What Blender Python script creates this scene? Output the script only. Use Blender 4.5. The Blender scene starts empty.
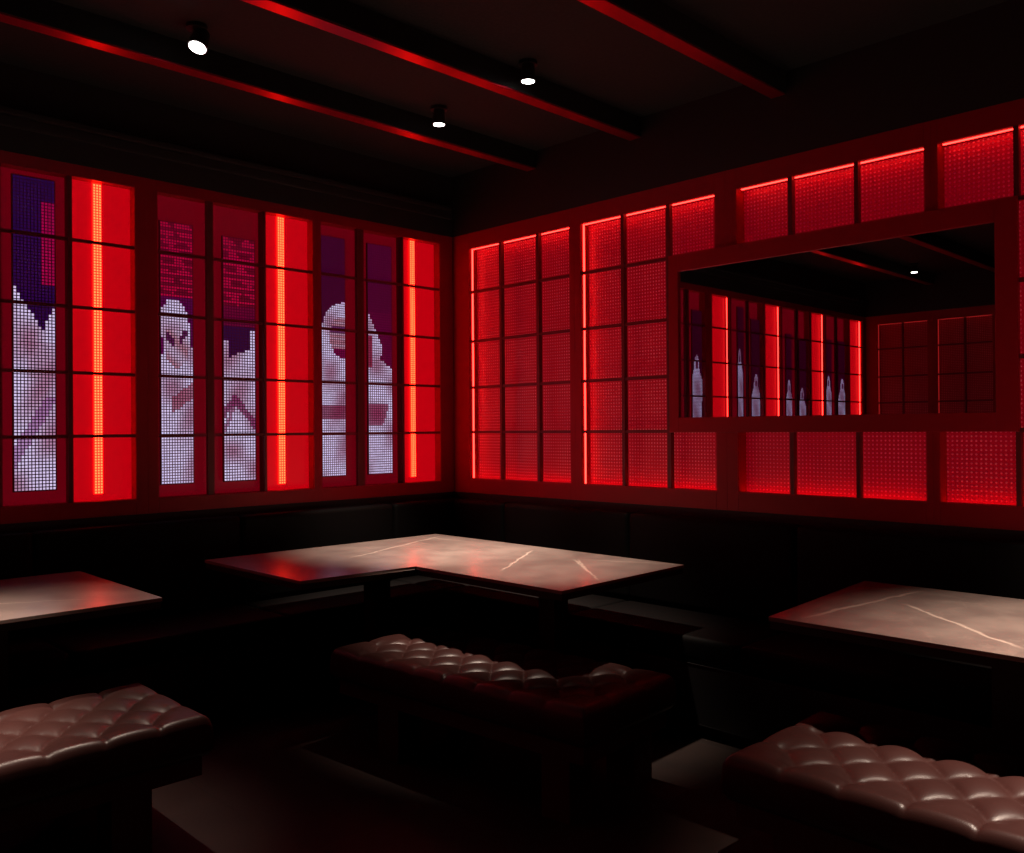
import bpy, bmesh, math, random
from mathutils import Matrix, Vector

# ------------------------------------------------------------------ camera
sc = bpy.context.scene
COL = sc.collection
cd = bpy.data.cameras.new('camera'); cam = bpy.data.objects.new('camera', cd); COL.objects.link(cam)
cd.sensor_width = 36.0; cd.sensor_fit = 'HORIZONTAL'; cd.lens = 884.9 * 36 / 1024; cd.clip_start = .05
R_ = Vector((.7126, -.7015, -.0072)); U_ = Vector((.0030, -.0072, 1.0)); F_ = Vector((.7015, .7126, .0030))
F_.normalize(); R_ = (R_ - R_.dot(F_) * F_).normalized(); U_ = R_.cross(F_).normalized()
cam.matrix_world = Matrix(((R_.x, U_.x, -F_.x, -4.020), (R_.y, U_.y, -F_.y, -4.658), (R_.z, U_.z, -F_.z, 1.40), (0, 0, 0, 1)))
sc.camera = cam
# ------------------------------------------------------------------ world, exposure
w = bpy.data.worlds.new('world'); sc.world = w; w.use_nodes = True
w.node_tree.nodes['Background'].inputs[0].default_value = (.0, .0, .0, 1)
w.node_tree.nodes['Background'].inputs[1].default_value = 0
vs = sc.view_settings
vs.view_transform = 'Standard'; vs.look = 'None'; vs.gamma = 1; vs.use_curve_mapping = False; vs.exposure = 0.0
sc.cycles.max_bounces = 8; sc.cycles.sample_clamp_indirect = 3.0; sc.cycles.use_denoising = True

# light levels of the room's lamps and glowing panels
SPOT_W = 620.0          # ceiling spots
RED_COL = .46          # backlit red columns
SPILL_GLOW = .10          # emission standing in for neighbours' light on panels behind the videos
BOARD = .105            # faint even emission of the red LED boards
STRIP = 11.0            # LED tape round the grid screens
PI = math.pi

# ------------------------------------------------------------------ materials
def mat(name):
    m = bpy.data.materials.new(name); m.use_nodes = True
    nt = m.node_tree; return m, nt, nt.nodes['Principled BSDF']

def plain(name, col, rough=.5, metal=0, bump=0, bscale=200, spec=.5):
    m, nt, b = mat(name)
    b.inputs['Base Color'].default_value = (*col, 1); b.inputs['Roughness'].default_value = rough
    b.inputs['Metallic'].default_value = metal; b.inputs['Specular IOR Level'].default_value = spec
    tc = nt.nodes.new('ShaderNodeTexCoord'); n = nt.nodes.new('ShaderNodeTexNoise')
    n.inputs['Scale'].default_value = bscale; n.inputs['Detail'].default_value = 4
    nt.links.new(tc.outputs['Object'], n.inputs['Vector'])
    if bump:
        bp = nt.nodes.new('ShaderNodeBump'); bp.inputs['Strength'].default_value = bump; bp.inputs['Distance'].default_value = .002
        nt.links.new(n.outputs['Fac'], bp.inputs['Height']); nt.links.new(bp.outputs[0], b.inputs['Normal'])
    mr = nt.nodes.new('ShaderNodeMapRange')
    mr.inputs['To Min'].default_value = rough * .85; mr.inputs['To Max'].default_value = min(1, rough * 1.15)
    nt.links.new(n.outputs['Fac'], mr.inputs[0]); nt.links.new(mr.outputs[0], b.inputs['Roughness'])
    return m

def emis(name, col, strength, sampling='AUTO'):
    m, nt, b = mat(name)
    b.inputs['Base Color'].default_value = (col[0] * .05, col[1] * .05, col[2] * .05, 1)
    b.inputs['Roughness'].default_value = .5
    b.inputs['Emission Color'].default_value = (*col, 1); b.inputs['Emission Strength'].default_value = strength
    m.cycles.emission_sampling = sampling
    return m

def mth(nt, op, a, b=None, c=None, clamp=False):
    n = nt.nodes.new('ShaderNodeMath'); n.operation = op; n.use_clamp = clamp
    for i, v in enumerate((a, b, c)):
        if v is None: continue
        if isinstance(v, (int, float)): n.inputs[i].default_value = v
        else: nt.links.new(v, n.inputs[i])
    return n.outputs[0]

def sstep(nt, x, lo, hi, t0=0, t1=1):
    n = nt.nodes.new('ShaderNodeMapRange'); n.interpolation_type = 'SMOOTHSTEP'
    nt.links.new(x, n.inputs['Value'])
    n.inputs['From Min'].default_value = lo; n.inputs['From Max'].default_value = hi
    n.inputs['To Min'].default_value = t0; n.inputs['To Max'].default_value = t1
    return n.outputs[0]

def mixc(nt, f, a, b):
    n = nt.nodes.new('ShaderNodeMix'); n.data_type = 'RGBA'
    if isinstance(f, (int, float)): n.inputs[0].default_value = f
    else: nt.links.new(f, n.inputs[0])
    for i, v in ((6, a), (7, b)):
        if isinstance(v, tuple): n.inputs[i].default_value = (*v, 1)
        else: nt.links.new(v, n.inputs[i])
    return n.outputs[2]

def stone(name, c1, c2, veins, zoff=0):
    """polished brown marble with thin pale veins; veins = world segments (x0,y0,x1,y1,width)"""
    m, nt, b = mat(name)
    geo = nt.nodes.new('ShaderNodeNewGeometry')
    nz = nt.nodes.new('ShaderNodeTexNoise'); nz.inputs['Scale'].default_value = 7; nz.inputs['Detail'].default_value = 6
    nt.links.new(geo.outputs['Position'], nz.inputs['Vector'])
    base = mixc(nt, sstep(nt, nz.outputs['Fac'], .3, .7), c1, c2)
    n2 = nt.nodes.new('ShaderNodeTexNoise'); n2.inputs['Scale'].default_value = 9; n2.inputs['Detail'].default_value = 5
    nt.links.new(geo.outputs['Position'], n2.inputs['Vector'])
    wob = mth(nt, 'MULTIPLY', mth(nt, 'SUBTRACT', n2.outputs['Fac'], .5), .05)
    sx = nt.nodes.new('ShaderNodeSeparateXYZ'); nt.links.new(geo.outputs['Position'], sx.inputs[0])
    X, Y = sx.outputs[0], sx.outputs[1]
    tot = None
    for (x0, y0, x1, y1, wd) in veins:
        L = math.hypot(x1 - x0, y1 - y0); tx, ty = (x1 - x0) / L, (y1 - y0) / L
        d = mth(nt, 'ADD', mth(nt, 'ADD', mth(nt, 'MULTIPLY', X, -ty), mth(nt, 'MULTIPLY', Y, tx)), x0 * ty - y0 * tx)
        d = mth(nt, 'ABSOLUTE', mth(nt, 'ADD', d, wob))
        s = mth(nt, 'ADD', mth(nt, 'ADD', mth(nt, 'MULTIPLY', X, tx), mth(nt, 'MULTIPLY', Y, ty)), -(x0 * tx + y0 * ty))
        k = sstep(nt, d, wd * .3, wd, 1, 0)
        k = mth(nt, 'MULTIPLY', k, sstep(nt, s, -.04, .08)); k = mth(nt, 'MULTIPLY', k, sstep(nt, s, L - .08, L + .04, 1, 0))
        tot = k if tot is None else mth(nt, 'MAXIMUM', tot, k)
    # faint branching veins all over
    v = nt.nodes.new('ShaderNodeTexVoronoi'); v.feature = 'DISTANCE_TO_EDGE'; v.inputs['Scale'].default_value = 2.1
    off = nt.nodes.new('ShaderNodeVectorMath'); off.operation = 'MULTIPLY_ADD'
    off.inputs[1].default_value = (.25, .25, .25)
    nt.links.new(n2.outputs['Color'], off.inputs[0]); nt.links.new(geo.outputs['Position'], off.inputs[2])
    nt.links.new(off.outputs[0], v.inputs['Vector'])
    fv = mth(nt, 'MULTIPLY', sstep(nt, v.outputs['Distance'], 0, .012, 1, 0), .16)
    tot = mth(nt, 'MAXIMUM', tot, fv)
    colr = mixc(nt, mth(nt, 'MULTIPLY', tot, .75), base, (.62, .50, .42))
    nt.links.new(colr, b.inputs['Base Color'])
    b.inputs['Roughness'].default_value = .20; b.inputs['IOR'].default_value = 1.62; b.inputs['Coat Weight'].default_value = 1; b.inputs['Coat Roughness'].default_value = .32; b.inputs['Coat IOR'].default_value = 1.6
    return m

VEINS_MAIN = []; VEINS_R = []
M = {}
M['marble'] = stone('brown_marble', (.19, .145, .13), (.27, .21, .185), [
    (-1.44, -.86, -.56, -.50, .010), (-.63, -.50, -.60, -.86, .007), (-1.20, -1.72, -.63, -1.36, .010),
    (-.95, -2.02, -.70, -1.75, .007), (-.72, -1.74, -1.10, -2.22, .008), (-.70, -1.75, -.50, -2.20, .006),
    (-1.20, -3.20, -.42, -3.30, .011), (-.73, -3.36, -1.15, -3.85, .011), (-2.75, -1.05, -3.3, -.75, .006)])
M['edge'] = plain('dark_bronze_edge', (.02, .015, .013), .35)
M['black_metal'] = plain('black_metal', (.012, .011, .012), .45, bump=.1)
M['black_paint'] = plain('black_ceiling_paint', (.005, .004, .004), .85, bump=.3, bscale=60)
M['wall_dark'] = plain('dark_wall_paint', (.012, .006, .007), .7, bump=.2, bscale=80)
M['red_wood'] = plain('oxblood_lacquered_wood', (.34, .002, .012), .45, bump=.15, bscale=120, spec=.25)
M['muntin'] = plain('dark_oxblood_wood', (.13, .003, .007), .5, bump=.1, bscale=120)
M['beam'] = plain('red_gloss_lacquer', (.50, .008, .03), .30, .8, bump=.12, bscale=25)
M['dark_wood'] = plain('dark_red_stained_wood', (.07, .006, .009), .5, bump=.2, bscale=60)
M['leather_black'] = plain('black_leather', (.003, .0026, .0026), .6, bump=.25, bscale=260, spec=.10)

def leather():
    m, nt, b = mat('oxblood_leather')
    geo = nt.nodes.new('ShaderNodeNewGeometry')
    n = nt.nodes.new('ShaderNodeTexNoise'); n.inputs['Scale'].default_value = 6; n.inputs['Detail'].default_value = 4
    nt.links.new(geo.outputs['Position'], n.inputs['Vector'])
    nt.links.new(mixc(nt, n.outputs['Fac'], (.030, .010, .009), (.060, .023, .020)), b.inputs['Base Color'])
    b.inputs['Roughness'].default_value = .36; b.inputs['Specular IOR Level'].default_value = .32
    v = nt.nodes.new('ShaderNodeTexVoronoi'); v.inputs['Scale'].default_value = 330
    nt.links.new(geo.outputs['Position'], v.inputs['Vector'])
    bp = nt.nodes.new('ShaderNodeBump'); bp.inputs['Strength'].default_value = .22; bp.inputs['Distance'].default_value = .001
    nt.links.new(v.outputs['Distance'], bp.inputs['Height']); nt.links.new(bp.outputs[0], b.inputs['Normal'])
    return m
M['leather'] = leather()

def floor_mat():
    m, nt, b = mat('brown_stone_tiles')
    geo = nt.nodes.new('ShaderNodeNewGeometry')
    br = nt.nodes.new('ShaderNodeTexBrick'); br.offset = 0.0
    mp = nt.nodes.new('ShaderNodeMapping'); mp.inputs['Location'].default_value = (.06, .28, 0)
    nt.links.new(geo.outputs['Position'], mp.inputs[0]); nt.links.new(mp.outputs[0], br.inputs['Vector'])
    br.inputs['Scale'].default_value = 1; br.inputs['Brick Width'].default_value = .6; br.inputs['Row Height'].default_value = .6
    br.inputs['Mortar Size'].default_value = .004; br.inputs['Mortar Smooth'].default_value = .2
    br.inputs['Color1'].default_value = (.026, .014, .011, 1); br.inputs['Color2'].default_value = (.018, .010, .008, 1)
    br.inputs['Mortar'].default_value = (.02, .014, .012, 1)
    n = nt.nodes.new('ShaderNodeTexNoise'); n.inputs['Scale'].default_value = 3.5; n.inputs['Detail'].default_value = 7
    nt.links.new(geo.outputs['Position'], n.inputs['Vector'])
    nt.links.new(mixc(nt, sstep(nt, n.outputs['Fac'], .35, .7), br.outputs['Color'], (.013, .007, .006)), b.inputs['Base Color'])
    b.inputs['Roughness'].default_value = .6; b.inputs['Specular IOR Level'].default_value = .3
    bp = nt.nodes.new('ShaderNodeBump'); bp.inputs['Strength'].default_value = .3; bp.inputs['Distance'].default_value = .004
    nt.links.new(mth(nt, 'SUBTRACT', 1, br.outputs['Fac']), bp.inputs['Height']); nt.links.new(bp.outputs[0], b.inputs['Normal'])
    return m
M['floor'] = floor_mat()

def led_board(glow, name='red_led_board'):
    """red LED board with even emission: 15 mm grid of small domed lenses on red lacquer"""
    m, nt, b = mat(name)
    geo = nt.nodes.new('ShaderNodeNewGeometry'); s = nt.nodes.new('ShaderNodeSeparateXYZ')
    nt.links.new(geo.outputs['Position'], s.inputs[0])
    def cell(x):
        return mth(nt, 'SUBTRACT', mth(nt, 'FRACT', mth(nt, 'MULTIPLY', x, 1 / .0195)), .5)
    u = mth(nt, 'POWER', mth(nt, 'ABSOLUTE', cell(s.outputs[1])), 2); v = mth(nt, 'POWER', mth(nt, 'ABSOLUTE', cell(s.outputs[2])), 2)
    r = mth(nt, 'SQRT', mth(nt, 'ADD', u, v))
    h = mth(nt, 'SQRT', mth(nt, 'MAXIMUM', mth(nt, 'SUBTRACT', .09, mth(nt, 'POWER', r, 2)), 0))
    k = sstep(nt, r, .20, .30, 1, 0)
    n = nt.nodes.new('ShaderNodeTexNoise'); n.inputs['Scale'].default_value = 5
    nt.links.new(geo.outputs['Position'], n.inputs['Vector'])
    k2 = mth(nt, 'MULTIPLY', k, sstep(nt, n.outputs['Fac'], .2, .7, .5, 1))
    nt.links.new(mixc(nt, k2, (.38, .003, .014), (.80, .36, .36)), b.inputs['Base Color'])
    b.inputs['Roughness'].default_value = .34
    b.inputs['Emission Color'].default_value = (1, 0, .03, 1); b.inputs['Emission Strength'].default_value = glow
    bp = nt.nodes.new('ShaderNodeBump'); bp.inputs['Strength'].default_value = 1.0; bp.inputs['Distance'].default_value = .014
    nt.links.new(h, bp.inputs['Height']); nt.links.new(bp.outputs[0], b.inputs['Normal'])
    return m
M['led_board'] = led_board(BOARD); M['led_board_dim'] = led_board(BOARD * .12, 'dim_red_led_board')

def led_video():
    m, nt, b = mat('lit_led_pixels')
    a = nt.nodes.new('ShaderNodeAttribute'); a.attribute_name = 'led'
    b.inputs['Base Color'].default_value = (.02, .02, .02, 1)
    nt.links.new(a.outputs['Color'], b.inputs['Emission Color']); b.inputs['Emission Strength'].default_value = 1.0
    m.cycles.emission_sampling = 'NONE'
    return m
M['led_px'] = led_video()
M['video_board'] = plain('dark_plum_board', (.10, .012, .035), .5)
M['red_col'] = emis('backlit_red_acrylic', (1.0, .0, .009), RED_COL)
M['red_dim'] = emis('dim_red_acrylic_spill_glow', (1.0, .0, .035), SPILL_GLOW)  # light received from the lit columns, put in as even emission
M['strip_base'] = emis('orange_led_tape', (1.0, .004, .0015), 9.0)
M['strip_dot'] = emis('amber_led_dots', (1.0, .055, .016), 9.0, 'NONE')
M['tape'] = emis('red_led_tape', (1.0, .022, .016), STRIP)
M['tape_dim'] = emis('dim_red_led_tape', (1.0, .03, .03), .5)
M['lens'] = emis('white_lamp_lens', (1.0, .95, .92), 14, 'NONE')
M['mirror'] = plain('silvered_glass', (.80, .78, .80), .0, 1)
M['mirror'].node_tree.nodes['Principled BSDF'].inputs['Roughness'].default_value = .0
for l in list(M['mirror'].node_tree.links):
    if l.to_socket.name == 'Roughness': M['mirror'].node_tree.links.remove(l)

# ------------------------------------------------------------------ mesh helpers
class MB:
    def __init__(s): s.bm = bmesh.new()
    def box(s, x0, x1, y0, y1, z0, z1, bev=0):
        if x0 > x1: x0, x1 = x1, x0
        if y0 > y1: y0, y1 = y1, y0
        r = bmesh.ops.create_cube(s.bm, size=1)
        for v in r['verts']:
            v.co = Vector((x0 + (v.co.x + .5) * (x1 - x0), y0 + (v.co.y + .5) * (y1 - y0), z0 + (v.co.z + .5) * (z1 - z0)))
        if bev:
            es = list({e for v in r['verts'] for e in v.link_edges})
            bmesh.ops.bevel(s.bm, geom=es, offset=bev, segments=2, profile=.7, affect='EDGES')
        return s
    def cyl(s, c, r0, r1, h, n=24, rot=None):
        r = bmesh.ops.create_cone(s.bm, cap_ends=True, segments=n, radius1=r0, radius2=r1, depth=h)
        mt = Matrix.Translation(Vector(c)) @ (rot if rot else Matrix.Identity(4))
        bmesh.ops.transform(s.bm, matrix=mt, verts=r['verts']); return s
    def prism(s, pts, z0, z1, bev=0):
        vb = [s.bm.verts.new((x, y, z0)) for x, y in pts]; vt = [s.bm.verts.new((x, y, z1)) for x, y in pts]
        n = len(pts); fs = [s.bm.faces.new(vt), s.bm.faces.new(list(reversed(vb)))]
        for i in range(n): fs.append(s.bm.faces.new((vb[i], vb[(i + 1) % n], vt[(i + 1) % n], vt[i])))
        if bev:
            es = list({e for f in fs for e in f.edges})
            bmesh.ops.bevel(s.bm, geom=es, offset=bev, segments=2, profile=.7, affect='EDGES')
        return s
    def build(s, name, m, parent=None, smooth=False, origin=None):
        bmesh.ops.recalc_face_normals(s.bm, faces=s.bm.faces)
        me = bpy.data.meshes.new(name)
        o = bpy.data.objects.new(name, me); COL.objects.link(o)
        if parent is not None:
            o.parent = parent
            bmesh.ops.translate(s.bm, vec=-Vector(parent.location_world) if False else -wloc(parent), verts=s.bm.verts)
        elif origin is not None:
            bmesh.ops.translate(s.bm, vec=-Vector(origin), verts=s.bm.verts); o.location = origin
        s.bm.to_mesh(me); s.bm.free()
        me.materials.append(m)
        if smooth:
            for p in me.polygons: p.use_smooth = True
        return o

def wloc(o):
    v = Vector(o.location); p = o.parent
    while p: v = v + Vector(p.location); p = p.parent
    return v

def empty(name, loc, label, cat, group=None):
    o = bpy.data.objects.new(name, None); COL.objects.link(o); o.location = loc; o.empty_display_size = .1
    o['label'] = label; o['category'] = cat
    if group: o['group'] = group
    return o

def struct(o): o['kind'] = 'structure'; return o

# ------------------------------------------------------------------ room shell
XW, YN, HC = -6.62, -7.2, 3.15
ZF0, ZO0, ZO1, ZF1 = .97, 1.05, 2.674, 2.735      # left wall: frame bottom, opening bottom/top, frame top
struct(MB().box(XW - .4, .4, YN - .2, .4, -.10, 0).build('floor', M['floor']))
struct(MB().box(XW - .4, .4, YN - .2, .4, HC, HC + .1).build('ceiling', M['black_paint']))
struct(MB().box(XW - .4, .4, .085, .25, 0, HC).box(XW, 0, 0, .085, 0, ZF0).box(XW, 0, 0, .085, ZF1, HC).build('wall_left', M['wall_dark']))
struct(MB().box(.105, .28, YN, .085, 0, HC).box(0, .105, YN, 0, 0, ZF0).box(0, .105, YN, 0, ZF1, HC).build('wall_right', M['wall_dark']))
struct(MB().box(XW - .3, XW - .105, YN, .085, 0, HC).box(XW - .105, XW, YN, 0, 0, ZF0).box(XW - .105, XW, YN, 0, ZF1, HC).build('wall_back', M['wall_dark']))
struct(MB().box(XW - .3, .28, YN - .15, YN, 0, HC).build('wall_front', M['black_paint']))
# thin crown mouldings above the screens
struct(MB().box(XW, -.03, -.03, 0, 2.85, 2.90, .008).box(XW, -.05, -.05, 0, 2.90, 2.93, .008).build('trim_1', M['wall_dark']))
# ceiling beams parallel to the left wall
for i, yb in enumerate((-.765, -1.585, -2.47)):
    struct(MB().box(XW, 0, yb - .043, yb + .043, 3.046, HC).build('trim_%d' % (2 * i + 2), M['black_paint']))
    struct(MB().box(XW, 0, yb - .037, yb + .037, 3.038, 3.046, .001).build('trim_%d' % (2 * i + 3), M['beam']))

# ------------------------------------------------------------------ LED video pixels
def cl(a, b, t): return tuple(a[i] + (b[i] - a[i]) * t for i in range(3))
WHT = (.68, .56, .86); SH = (.34, .10, .20); PUR = (.026, .001, .060); MAG = (.42, .0, .045); DRK = (.05, .0, .03); FACE = (.42, .16, .24)
def txt(u, v, rng, seed):
    """lines of blocky glyph-like strokes glowing red"""
    return 1.0 if (math.sin(v * 210 + seed) + .8 * math.sin(u * 9 + v * 37 + seed * 2)) > -.15 else .35
def cloth(u, v, seed):
    t = .5 + .5 * math.sin(3.1 * u + 17 * v + seed + 1.8 * math.sin(9 * v + seed))
    t2 = .5 + .5 * math.sin(-5 * u + 31 * v + seed * 2.3)
    k = max(0, t * .8 + t2 * .45 - .42)
    return cl(WHT, SH, min(.8, k))
def vid_a(u, v):       # shoulder and scarf, dark plum above with a red block
    b = .655 - .14 * u / .7 if u < .7 else .515 + .09 * (u - .7) / .3
    if v > b:
        return (.34, 0, .06) if (u > .68 and .66 < v < .93) else PUR
    c = cloth(u, v, .4)
    if .36 < v < .47 and u > .35: c = cl(c, SH, .35)
    if v < .30 and abs(v - (.10 + .22 * u)) < .035: c = cl(c, (.3, .08, .3), .7)
    return c
def vid_b(u, v):       # hooded head with dark glasses, folded arms
    if v > .715: return tuple(x * txt(u, v, 0, 1.3) for x in MAG)
    hx, hy = (u - .40) / .50, (v - .585) / .125
    if v > .585:
        if hx * hx + hy * hy > 1: return (.10, 0, .06)
    elif v > .53 and u > .93: return (.10, 0, .06)
    fx, fy = (u - .50) / .38, (v - .53) / .085
    if fx * fx + fy * fy < 1 and v < .585:
        if abs(v - (.600 - .16 * u)) < .016 and .12 < u < .44: return (.09, .01, .07)
        if abs(v - (.470 + .14 * u)) < .016 and .56 < u < .88: return (.09, .01, .07)
        return cl(FACE, WHT, .35 + .3 * math.sin(u * 7 + 60 * v))
    if .455 < v <= .53 and abs(u - .52) < (v - .445) * 4.2: return FACE
    if u < .12 and .49 < v < .56: return (.12, .0, .08)
    c = cloth(u, v, 2.0)
    if abs(v - (.27 + .09 * u)) < .03 and u > .3: c = cl(c, (.30, .03, .08), .8)
    return c
def vid_c(u, v):       # back of a shoulder under dark plum, forearm below
    if v > .72: return tuple(x * txt(u, v, 0, 4.1) for x in MAG)
    if v > .64: return (.16, 0, .035)
    b = .50 + .055 * u if u > .15 else .58
    if v > b and not (u > .84 and v < .62): return (.035, .001, .045)
    c = cloth(u, v, 5.1)
    if abs(v - (.335 - abs(u - .35) * .16)) < .022: c = cl(c, (.20, .01, .10), .85)
    if u < .35 and abs(v - (.20 + .35 * u)) < .02: c = cl(c, (.25, .02, .12), .7)
    return c
def vid_d(u, v):       # large hood with the face cut by the screen edge
    hx, hy = (u - .95) / .95, (v - .60) / .13
    if v > .60 and hx * hx + hy * hy > 1: return (.06, 0, .03)
    fx, fy = (u - 1.0) / .68, (v - .585) / .092
    if fx * fx + fy * fy < 1 and v < .665:
        if .60 < v < .63: return (.12, .02, .10)
        if v < .53: return (.16, .0, .05)
        return cl(FACE, WHT, .25 if int(v * 120) % 2 else 0)
    c = cloth(u, v, 1.1)
    if .235 < v < .295: c = cl(c, (.22, .0, .05), .85)
    return c
def vid_e(u, v):       # right half of a hood falling to a shoulder
    if v > .70: return (.09, 0, .035)
    if v > .58: e = (.70 - v) / .12 * .48
    elif v > .50: e = .48 + .12 * math.sin((.58 - v) / .08 * PI)
    else: e = .5 + (.50 - v) / .04 * .5
    if u > e: return (.12, 0, .04)
    if v > .46 and u < .20 and v < .60: return (.28, .02, .07)
    c = cloth(u, v, 3.3)
    if .215 < v < .31 and u < .9 - (.31 - v) * 3: c = cl(c, (.25, .0, .06), .8)
    return c

def video(parent, xc0, xc1, z0, z1, fn, y):
    """board plus one small lit square per LED, 15 mm apart"""
    bd = MB().box(xc0 - .004, xc1 + .004, y, y + .012, z0 - .004, z1 + .004).build('video_panel', M['video_board'], parent)
    nx = 12; px = (xc1 - xc0) / nx; nz = int(round((z1 - z0) / px)); pz = (z1 - z0) / nz
    vs_, fs, cols = [], [], []
    yy = y - .0015; ox = wloc(bd)
    for i in range(nx):
        for j in range(nz):
            cx, cz = xc0 + (i + .5) * px, z0 + (j + .5) * pz; h = .34 * px
            n = len(vs_)
            for dx, dz in ((-h, -h), (h, -h), (h, h), (-h, h)): vs_.append((cx + dx - ox.x, yy - ox.y, cz + dz - ox.z))
            fs.append((n, n + 1, n + 2, n + 3))
            c = fn((i + .5) / nx, (j + .5) / nz)
            rnd = .9 + .2 * random.random()
            cols += [(c[0] * rnd, c[1] * rnd, c[2] * rnd, 1)] * 4
    me = bpy.data.meshes.new('led_pixels'); me.from_pydata(vs_, [], fs)
    ca = me.color_attributes.new('led', 'FLOAT_COLOR', 'CORNER')
    for k, c in enumerate(cols): ca.data[k].color = c
    me.materials.append(M['led_px'])
    o = bpy.data.objects.new('led_pixels', me); COL.objects.link(o); o.parent = bd
    return bd

def light_strip(parent, x0, x1, z0, z1, y):
    st = MB().box(x0, x1, y, y + .01, z0, z1).build('light_strip', M['strip_base'], parent)
    m = MB(); p = (x1 - x0) / 3; nz = int((z1 - z0) / p)
    for i in range(3):
        for j in range(nz):
            cx, cz = x0 + (i + .5) * p, z0 + (j + .5) * p; h = .30 * p
            f = [m.bm.verts.new(v) for v in ((cx - h, y - .0015, cz - h), (cx + h, y - .0015, cz - h), (cx + h, y - .0015, cz + h), (cx - h, y - .0015, cz + h))]
            m.bm.faces.new(f)
    m.build('led_dots', M['strip_dot'], st)

# ------------------------------------------------------------------ left wall: video screens
random.seed(4)
ROWS_L = (2.359, 2.025, 1.697, 1.380)
def left_bay(xl, xr, fl, fr, m1, m2, vids, strip, label):
    """opening xl..xr, frame spans fl..fr; m1,m2 = vertical bars (x0,x1); vids = (x0,x1,fn,z1)"""
    root = empty('video_screen', ((xl + xr) / 2, 0, ZF0), label, 'video screen', 'lattice video screens along the left wall')
    f = MB()
    f.box(fl, xl, 0, .085, ZF0, ZF1, .003).box(xr, fr, 0, .085, ZF0, ZF1, .003)
    f.box(xl, xr, 0, .085, ZF0, ZO0, .003).box(xl, xr, 0, .085, ZO1, ZF1, .003)
    f.build('frame', M['red_wood'], root)
    g = MB()
    for z in ROWS_L: g.box(xl, xr, .004, .020, z - .008, z + .008)
    for a, b in (m1, m2):
        if a is not None: g.box(a, b, .0, .024, ZO0, ZO1, .002)
    g.build('lattice', M['muntin'], root)
    xs = m2[1] if m2[0] is not None else xl
    MB().box(xs - .012, xr + .0, .062, .070, ZO0, ZO1).build('glow_panel', M['red_col'], root)
    if m2[0] is not None:
        MB().box(xl, xs - .014, .066, .074, ZO0, ZO1).build('glow_panel', M['red_dim'], root)['label'] = 'dim red panel, spilled light set as its own glow'
        MB().box(xs - .016, xs - .006, .024, .062, ZO0, ZO1).build('divider', M['muntin'], root)
    for (a, b, fn, zt) in vids: video(root, a, b, 1.118, zt, fn, .036)
    if strip[1] - strip[0] > .03: light_strip(root, strip[0], strip[1], 1.085, 2.672, .044)
    else: MB().box(strip[0], strip[1], .040, .050, 1.085, 2.672).build('light_strip', M['tape'], root)
    return root
def robe(c, top, lean):
    """pale robed figure with a pointed hood on dark plum"""
    def g(u, v):
        d = abs(u - c - lean * (top - v))
        if v > top: return (.04, 0, .012)
        t = top - v
        wd = .24 * math.sqrt(min(1, t / .05)) if t < .09 else .24 + min(.30, (t - .09) * 4)
        if t > .20 and u > c: wd += .35 + .5 * (t - .2)
        if abs(t - .07) < .022 and abs(u - c) < .12: return (.10, .01, .05)
        if d > wd: return (.04, 0, .012)
        q = cloth(u, v, top * 9); return (q[0] * .62, q[1] * .60, q[2] * .66)
    return g
N_ = (None, None)
left_bay(-1.060, -.120, -1.088, 0, (-.798, -.745), (-.440, -.428),
         [(-1.036, -.866, vid_d, 2.60), (-.691, -.503, vid_e, 2.60)], (-.342, -.302),
         'red lattice video screen beside the room corner, large white hood cut by a post')
left_bay(-2.062, -1.117, -2.122, -1.088, (-1.790, -1.752), (-1.447, -1.430),
         [(-2.035, -1.856, vid_b, 2.53), (-1.678, -1.484, vid_c, 2.50)], (-1.330, -1.286),
         'middle red lattice video screen showing a hooded figure in dark glasses')
left_bay(-3.128, -2.183, -3.190, -2.122, (-2.862, -2.806), (-2.512, -2.490),
         [(-3.125, -2.965, robe(.55, .70, .1), 2.50), (-2.748, -2.560, vid_a, 2.64)], (-2.376, -2.334),
         'red lattice video screen at the left edge of the photo, white cloth on plum')
left_bay(-4.190, -3.250, -4.215, -3.190, (-3.920, -3.885), (-3.590, -3.572),
         [(-4.180, -4.020, robe(.45, .60, .3), 2.5), (-3.870, -3.760, robe(.7, .72, 0), 2.6)], (-3.585, -3.577),
         'red lattice video screen seen leftmost in the mirror, tall white hoods')
left_bay(-5.190, -4.240, -5.216, -4.215, (-4.935, -4.890), (-4.590, -4.572),
         [(-5.175, -5.02, robe(.6, .58, .2), 2.35), (-4.850, -4.730, robe(.5, .62, 0), 2.4)], (-4.582, -4.574),
         'red lattice video screen seen second from left in the mirror')
left_bay(-6.170, -5.242, -6.185, -5.216, (-5.870, -5.830), (-5.590, -5.572),
         [(-6.130, -5.955, robe(.4, .66, .1), 2.4), (-5.790, -5.660, robe(.6, .68, 0), 2.4)], (-5.582, -5.574),
         'red lattice video screen seen third from left in the mirror')
left_bay(-6.560, -6.200, -6.62, -6.185, (-6.560, -6.552), N_, [], (-6.555, -6.547),
         'narrow red screen with one light strip at the far end, seen in the mirror')

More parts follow.
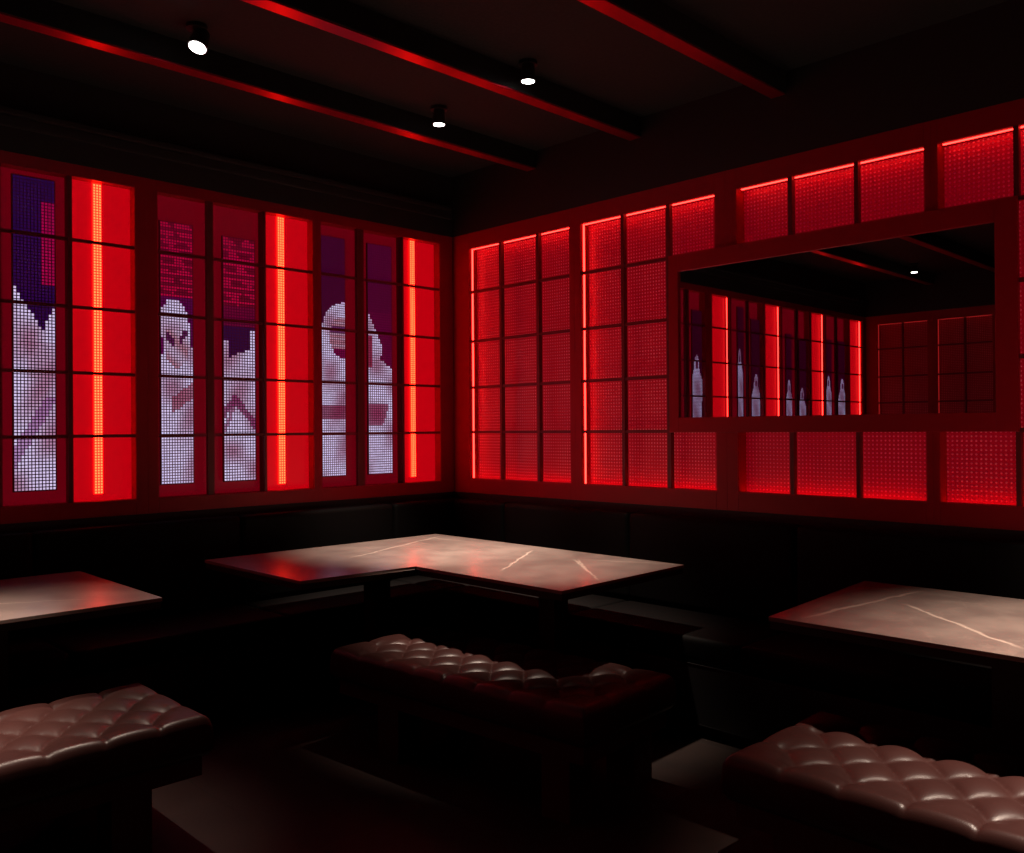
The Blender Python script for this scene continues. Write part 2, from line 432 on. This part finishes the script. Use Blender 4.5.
# ------------------------------------------------------------------ grid screens (right wall and back wall)
ROWS_R = (2.332, 1.997, 1.684, 1.382)
ZR0, ZR1 = 1.070, 2.630
MIR = (-3.535, -1.815, 1.375, 2.340)          # outer rectangle of the mirror frame
def grid_bay(wall, s0, s1, f0, f1, cols, label, hole=None, tape='tape', side=True, group='red grid screens along the right wall'):
    """s0<s1 opening, f0..f1 frame, along the wall (world y); wall 'R' x=0 or 'B' x=XW"""
    X = (lambda d: d) if wall == 'R' else (lambda d: XW - d)
    root = empty('grid_screen', (X(0), (s0 + s1) / 2, ZF0), label, 'backlit screen', group)
    def bx(m, a, b, d0, d1, z0, z1, bev=0): m.box(X(d0), X(d1), a, b, z0, z1, bev)
    def cut(m, a, b, d0, d1, z0, z1, bev=0):
        """leave out what lies inside the mirror's rectangle"""
        if hole is None or b <= hole[0] + 1e-6 or a >= hole[1] - 1e-6 or z1 <= hole[2] or z0 >= hole[3]:
            bx(m, a, b, d0, d1, z0, z1, bev); return
        if z1 - z0 > b - a:                              # upright bar
            if z0 < hole[2]: bx(m, a, b, d0, d1, z0, hole[2], bev)
            if z1 > hole[3]: bx(m, a, b, d0, d1, hole[3], z1, bev)
        else:
            if a < hole[0]: bx(m, a, hole[0], d0, d1, z0, z1, bev)
            if b > hole[1]: bx(m, hole[1], b, d0, d1, z0, z1, bev)
    whole = hole is None or not (hole[0] <= f0 and f1 <= hole[1])
    if whole:
        f = MB()
        cut(f, f0, s0, 0, .105, ZF0, ZF1, .003); cut(f, s1, f1, 0, .105, ZF0, ZF1, .003)
        bx(f, s0, s1, 0, .105, ZR1, ZF1, .003); bx(f, s0, s1, 0, .024, ZF0, ZR0, .003); bx(f, s0, s1, .024, .105, ZF0, ZR0 - .028)
        f.build('frame', M['red_wood'], root)
    else:                                                # the mirror covers the middle: an upper and a lower frame
        f = MB(); bx(f, f0, s0, 0, .105, hole[3], ZF1, .003); bx(f, s1, f1, 0, .105, hole[3], ZF1, .003); bx(f, s0, s1, 0, .105, ZR1, ZF1, .003)
        f.build('upper_frame', M['red_wood'], root)
        f = MB(); bx(f, f0, s0, 0, .105, ZF0, hole[2], .003); bx(f, s1, f1, 0, .105, ZF0, hole[2], .003)
        bx(f, s0, s1, 0, .024, ZF0, ZR0, .003); bx(f, s0, s1, .024, .105, ZF0, ZR0 - .028)
        f.build('lower_frame', M['red_wood'], root)
    if hole is None:
        g = MB()
        for z in ROWS_R: bx(g, s0, s1, .004, .022, z - .009, z + .009)
        for a, b in cols: bx(g, a, b, .0, .030, ZR0, ZR1)
        g.build('lattice', M['muntin'], root)
    else:                                                # bars interrupted by the mirror stand singly
        for z in ROWS_R:
            if z - .009 > hole[2] and z + .009 < hole[3] and s0 >= hole[0] and s1 <= hole[1]: continue
            lo, hi = s0, s1
            if hole[2] < z + .009 and z - .009 < hole[3]:
                if lo < hole[0] < hi: hi = hole[0]
                elif lo < hole[1] < hi: lo = hole[1]
                else: continue
            g = MB(); bx(g, lo, hi, .004, .022, z - .009, z + .009); g.build('lattice_bar', M['muntin'], root)
        for a, b in cols:
            inside = b > hole[0] and a < hole[1]
            for z0, z1 in (((ZR0, hole[2]), (hole[3], ZR1)) if inside else ((ZR0, ZR1),)):
                g = MB(); bx(g, a, b, .0, .030, z0, z1); g.build('lattice_bar', M['muntin'], root)
    p = MB(); bx(p, s0 + .001, s1 - .001, .078, .088, ZR0 - .026, ZR1); p.build('led_board', M['led_board' if wall == 'R' else 'led_board_dim'], root)
    t = MB(); bx(t, s0 + .012, s1 - .012, .030, .040, ZR1 - .004, ZR1 + .001); t.build('light_tape', M[tape], root)
    t = MB(); bx(t, s0 + .012, s1 - .012, .032, .042, ZR0 - .027, ZR0 - .022); t.build('light_tape', M[tape], root)
    if side:
        t = MB(); bx(t, s1 - .004, s1 + .001, .028, .038, ZR0, ZR1); t.build('light_tape', M[tape], root)
    return root
grid_bay('R', -1.080, -.165, -1.120, 0, ((-.482, -.462), (-.822, -.800)), 'red grid screen with three full columns beside the room corner')
grid_bay('R', -2.100, -1.168, -2.165, -1.120, ((-1.497, -1.475), (-1.815, -1.790)), 'red grid screen second from the corner, its last column cut by the mirror', MIR)
grid_bay('R', -3.165, -2.230, -3.194, -2.165, ((-2.540, -2.517), (-2.870, -2.850)), 'red grid screen above and below the middle of the mirror', MIR, 'tape', False)
grid_bay('R', -4.160, -3.222, -4.210, -3.194, ((-3.540, -3.520), (-3.870, -3.850)), 'red grid screen at the right edge of the photo, above and below the mirror end', MIR, 'tape', False)
for k, s in enumerate((-4.26, -5.30)):
    grid_bay('R', s - .94, s, s - .99 if k == 0 else YN, s + .05, ((s - .33, s - .31), (s - .66, s - .64)),
             ('red grid screen just outside the photo, fifth from the room corner', 'red grid screen sixth from the room corner, beyond the photo')[k])
bl = ['dim red grid screen by the far corner in the mirror', 'dim red grid screen second from the far corner, at the right in the mirror',
      'dim red grid screen third from the far corner', 'dim red grid screen fourth from the far corner']
for k in range(4):
    s = -.147 - .692 * k
    grid_bay('B', s - .582, s, s - .638, 0 if k == 0 else s + .054, ((s - .306, s - .288),), bl[k], None, 'tape_dim', 'dim grid screens on the far wall')

# ------------------------------------------------------------------ mirror
root = empty('wall_mirror', (0, (MIR[0] + MIR[1]) / 2, MIR[2]), 'wide rectangular mirror in a dark red frame on the right wall', 'mirror')
f = MB(); a0, a1, z0, z1 = MIR; i0, i1, j0, j1 = -3.450, -1.876, 1.456, 2.248
f.box(-.014, .02, a0, i0, z0, z1, .004).box(-.014, .02, i1, a1, z0, z1, .004).box(-.014, .02, i0, i1, z0, j0, .004).box(-.014, .02, i0, i1, j1, z1, .004)
f.build('frame', M['red_wood'], root)
MB().box(0, .012, i0, i1, j0, j1).build('glass', M['mirror'], root)

# ------------------------------------------------------------------ banquette along both walls
def cushion_box(m, x0, x1, y0, y1, z0, z1, r=.025): m.box(x0, x1, y0, y1, z0, z1, r)
root = empty('corner_banquette', (-.3, -.3, 0), 'black leather corner banquette running below the lit screens along both walls', 'banquette')
MB().prism([(XW + .02, -.56), (-.62, -.56), (-.62, YN + 1.2), (-.006, YN + 1.2), (-.006, -.006), (XW + .02, -.006)], .06, .33, .004).build('base', M['black_metal'], root)
MB().prism([(XW + .02, -.50), (-.55, -.50), (-.55, YN + 1.2), (-.02, YN + 1.2), (-.02, -.02), (XW + .02, -.02)], 0, .06).build('plinth', M['dark_wood'], root)
m = MB(); xs = [XW + .02, -5.2, -3.95, -2.7, -1.65, -.60]
for k in range(5): m.box(xs[k] + .002, xs[k + 1] - .002, -.60, -.11, .33, .45, .03)
m.build('seat_cushion', M['leather_black'], root, True)
m = MB(); ys = [YN + 1.2, -4.9, -3.75, -2.6, -1.6, -.60]
for k in range(5): m.box(-.62, -.11, ys[k] + .002, ys[k + 1] - .002, .33, .45, .03)
m.box(-.598, -.006, -.598, -.006, .33, .45, .03)
m.build('seat_cushion', M['leather_black'], root, True)
m = MB()
for k in range(5): m.box(xs[k] + .002, xs[k + 1] - .002, -.11, -.006, .45, .93, .03)
m.box(-.598, -.006, -.11, -.006, .45, .93, .03)
m.build('backrest', M['leather_black'], root, True)
m = MB()
for k in range(5): m.box(-.11, -.002, ys[k] + .002, ys[k + 1] - .002, .45, .93, .03)
m.box(-.11, -.002, -.598, -.112, .45, .93, .03)
m.build('backrest', M['leather_black'], root, True)

# ------------------------------------------------------------------ tables
def table(name, pts, peds, label, cat='table'):
    cx = sum(p[0] for p in pts) / len(pts); cy = sum(p[1] for p in pts) / len(pts)
    root = empty(name, (cx, cy, 0), label, cat, 'marble tables along the banquette')
    MB().prism(pts, .735, .750, .002).build('tabletop', M['marble'], root)
    ip = []
    n = len(pts)
    for i, (x, y) in enumerate(pts):                    # inset outline for the black edge board
        (ax, ay), (bx_, by) = pts[i - 1], pts[(i + 1) % n]
        d = .004
        e1 = Vector((x - ax, y - ay)).normalized(); e2 = Vector((bx_ - x, by - y)).normalized()
        nn = Vector((-e1.y - e2.y, e1.x + e2.x)); nn = nn / max(abs(nn.x), abs(nn.y)) * d
        ip.append((x + nn.x, y + nn.y))
    MB().prism(ip, .708, .735).build('apron', M['edge'], root)
    for (px, py) in peds:
        MB().box(px - .05, px + .05, py - .05, py + .05, .014, .700, .004).box(px - .15, px + .15, py - .15, py + .15, .700, .708).build('pedestal', M['black_metal'], root)
        MB().box(px - .21, px + .21, py - .21, py + .21, 0, .014, .004).build('base_plate', M['black_metal'], root)
table('corner_table', [(-1.990, -1.285), (-1.390, -1.325), (-1.390, -2.265), (-.490, -2.230), (-.485, -.385), (-1.990, -.372)],
      [(-.94, -1.80), (-1.28, -.86)], 'L-shaped brown marble table fitted into the room corner')
table('dining_table', [(-4.30, -1.225), (-2.565, -1.220), (-2.555, -.272), (-4.30, -.272)], [(-3.05, -.76), (-3.85, -.76)],
      'brown marble table at the left edge of the photo, catching a red reflection')
table('dining_table', [(-1.262, -5.30), (-.340, -5.30), (-.340, -3.035), (-1.262, -3.105)], [(-.86, -3.75), (-.86, -4.7)],
      'brown marble table at the right edge of the photo, long pale vein')

# ------------------------------------------------------------------ tufted benches
def tuft(parent, L, W, z0, z1):
    """button-tufted top, long side along local x; diamonds 172 x 205 mm"""
    a, b, amp, rr = .172, .205, .024, .026
    bm = bmesh.new()
    nu, nv = int(L / .0075), int(W / .0075)
    umax = (int((L / 2 - .055) / (a / 2)) * a / 2); vmax = .205
    def h(u, v):
        uc = max(-umax, min(umax, u)); vc = max(-vmax, min(vmax, v))
        p, q = uc / a + vc / b, uc / a - vc / b
        s = abs(math.sin(PI * p)) * abs(math.sin(PI * q))
        out = min(1, max(max(0, abs(u) - umax), max(0, abs(v) - vmax)) / .03)
        k = s ** (.40 * (1 - out) + .09 * out)          # beyond the last buttons only narrow pleats run to the rim
        edge = min(L / 2 - abs(u), W / 2 - abs(v)); e = min(1, max(0, edge / rr))
        return k * amp * (.5 + .5 * e), edge
    def drop(edge):
        if edge >= rr: return 0
        t = 1 - edge / rr
        return rr * (1 - math.sqrt(max(0, 1 - t * t)))
    grid = []
    def warp(t, n, half):    # finer near the rim
        x = -half + 2 * half * t / n
        return x
    for i in range(nu + 1):
        row = []
        for j in range(nv + 1):
            u, v = warp(i, nu, L / 2), warp(j, nv, W / 2)
            k, e = h(u, v)
            bx_ = by = 0
            row.append(bm.verts.new((u, v, z1 - amp - drop(e) * .8 + k)))
        grid.append(row)
    for i in range(nu):
        for j in range(nv): bm.faces.new((grid[i][j], grid[i + 1][j], grid[i + 1][j + 1], grid[i][j + 1]))
    rim = [grid[i][0] for i in range(nu + 1)] + [grid[nu][j] for j in range(1, nv + 1)] + [grid[i][nv] for i in range(nu - 1, -1, -1)] + [grid[0][j] for j in range(nv - 1, 0, -1)]
    prev = rim
    for zz, ins in ((z0 + .05, -.004), (z0 + .02, -.003), (z0, .012)):
        ring = []
        for v in rim:
            x = v.co.x * (1 - ins / (L / 2)); y = v.co.y * (1 - ins / (W / 2)); ring.append(bm.verts.new((x, y, zz)))
        n = len(rim)
        for k in range(n): bm.faces.new((prev[k], ring[k], ring[(k + 1) % n], prev[(k + 1) % n]))
        prev = ring
    bm.faces.new(prev)
    bmesh.ops.recalc_face_normals(bm, faces=bm.faces)
    me = bpy.data.meshes.new('cushion'); bm.to_mesh(me); bm.free(); me.materials.append(M['leather'])
    for p in me.polygons: p.use_smooth = True
    o = bpy.data.objects.new('cushion', me); COL.objects.link(o); o.parent = parent
    return o

def bench(cx, cy, L, along, legs, label, W=.60, turn=0):
    root = empty('tufted_bench', (cx, cy, 0), label, 'bench', 'tufted benches facing the tables')
    c = tuft(root, L, W, .295, .432)
    if along == 'y': c.rotation_euler = (0, 0, PI / 2)
    hx, hy = (L / 2, W / 2) if along == 'x' else (W / 2, L / 2)
    i = .025
    MB().box(cx - hx + i, cx + hx - i, cy - hy + i, cy + hy - i, .225, .295, .004).build('seat_frame', M['dark_wood'], root)
    lw = .065
    for t in legs:                                     # legs in pairs, given by distance from the centre
        for sgn in (-1, 1):
            if along == 'x': x, y = cx + t, cy + sgn * (W / 2 - .095)
            else: x, y = cx + sgn * (W / 2 - .095), cy + t
            MB().box(x - lw, x + lw, y - lw, y + lw, 0, .225, .004).build('leg', M['dark_wood'], root)
    ty = legs[0], legs[-1]
    if along == 'x': MB().box(cx + ty[0] + lw, cx + ty[1] - lw, cy - .03, cy + .03, .225 - .10, .225 - .05, .003).build('stretcher', M['dark_wood'], root)
    root.rotation_euler = (0, 0, turn)
    return root
bench(-1.47, -1.940, 1.40, 'y', (-.545, .355), 'oxblood tufted leather bench in the middle, tucked under the L-shaped corner table', .60, math.radians(4.6))
bench(-3.49, -1.475, 1.72, 'x', (-.60, .60), 'brown tufted leather bench at the left edge, red sheen on its end')
bench(-1.43, -4.085, 1.74, 'y', (-.66, .66), 'brown tufted leather bench at the right edge below the marble table')

# ------------------------------------------------------------------ ceiling spotlights
def spot(x, y, z, aim, label, power=1.0, cone=70, lr=.030):
    root = empty('ceiling_spotlight', (x, y, z), label, 'spotlight', 'small white ceiling spotlights')
    d = (Vector(aim) - Vector((x, y, z))).normalized()
    rot = d.to_track_quat('-Z', 'Y').to_matrix().to_4x4()
    MB().cyl((x, y, HC - .008), .045, .045, .016).build('canopy', M['black_metal'], root, False)
    MB().cyl((x, y, (z + .03 + HC) / 2), .007, .007, HC - z - .03, 12).build('stem', M['black_metal'], root)
    m = MB(); c = Vector((x, y, z)) - d * .045
    m.cyl(c, lr + .006, lr, .075, 28, rot); m.build('housing', M['black_metal'], root)
    m = MB(); m.cyl(Vector((x, y, z)) - d * .006, lr, lr, .004, 28, rot); m.build('lens', M['lens'], root)
    ld = bpy.data.lights.new('spot_light', 'SPOT'); ld.energy = SPOT_W * power; ld.color = (1.0, .78, .63)
    ld.spot_size = math.radians(cone); ld.spot_blend = 1.0; ld.shadow_soft_size = .028
    lo = bpy.data.objects.new('spot_light', ld); COL.objects.link(lo); lo.parent = root
    lo.location = d * .01; lo.rotation_euler = d.to_track_quat('-Z', 'Y').to_euler()
spot(-2.306, -.998, 3.05, (-3.15, -1.30, .6), 'brightest tilted spotlight, upper left of the ceiling', .32, 42, .036)
spot(-1.002, -1.718, 3.05, (-.90, -1.60, .75), 'ceiling spotlight nearest the centre top, above the right arm of the corner table', 1.0, 44)
spot(-.927, -.967, 3.05, (-.88, -.82, .75), 'lowest ceiling spotlight in the photo, above the apex of the corner table', 1.35, 44)
spot(-5.75, -.92, 3.05, (-5.75, -1.0, .75), 'ceiling spotlight seen only in the mirror, near the far corner', .3, 46)
spot(-3.50, -1.35, 3.05, (-3.72, -1.15, .75), 'ceiling spotlight outside the photo over the left table', 1.4, 46)
spot(-.95, -4.35, 3.05, (-.92, -4.36, .75), 'ceiling spotlight outside the photo over the right table', 1.5, 60)
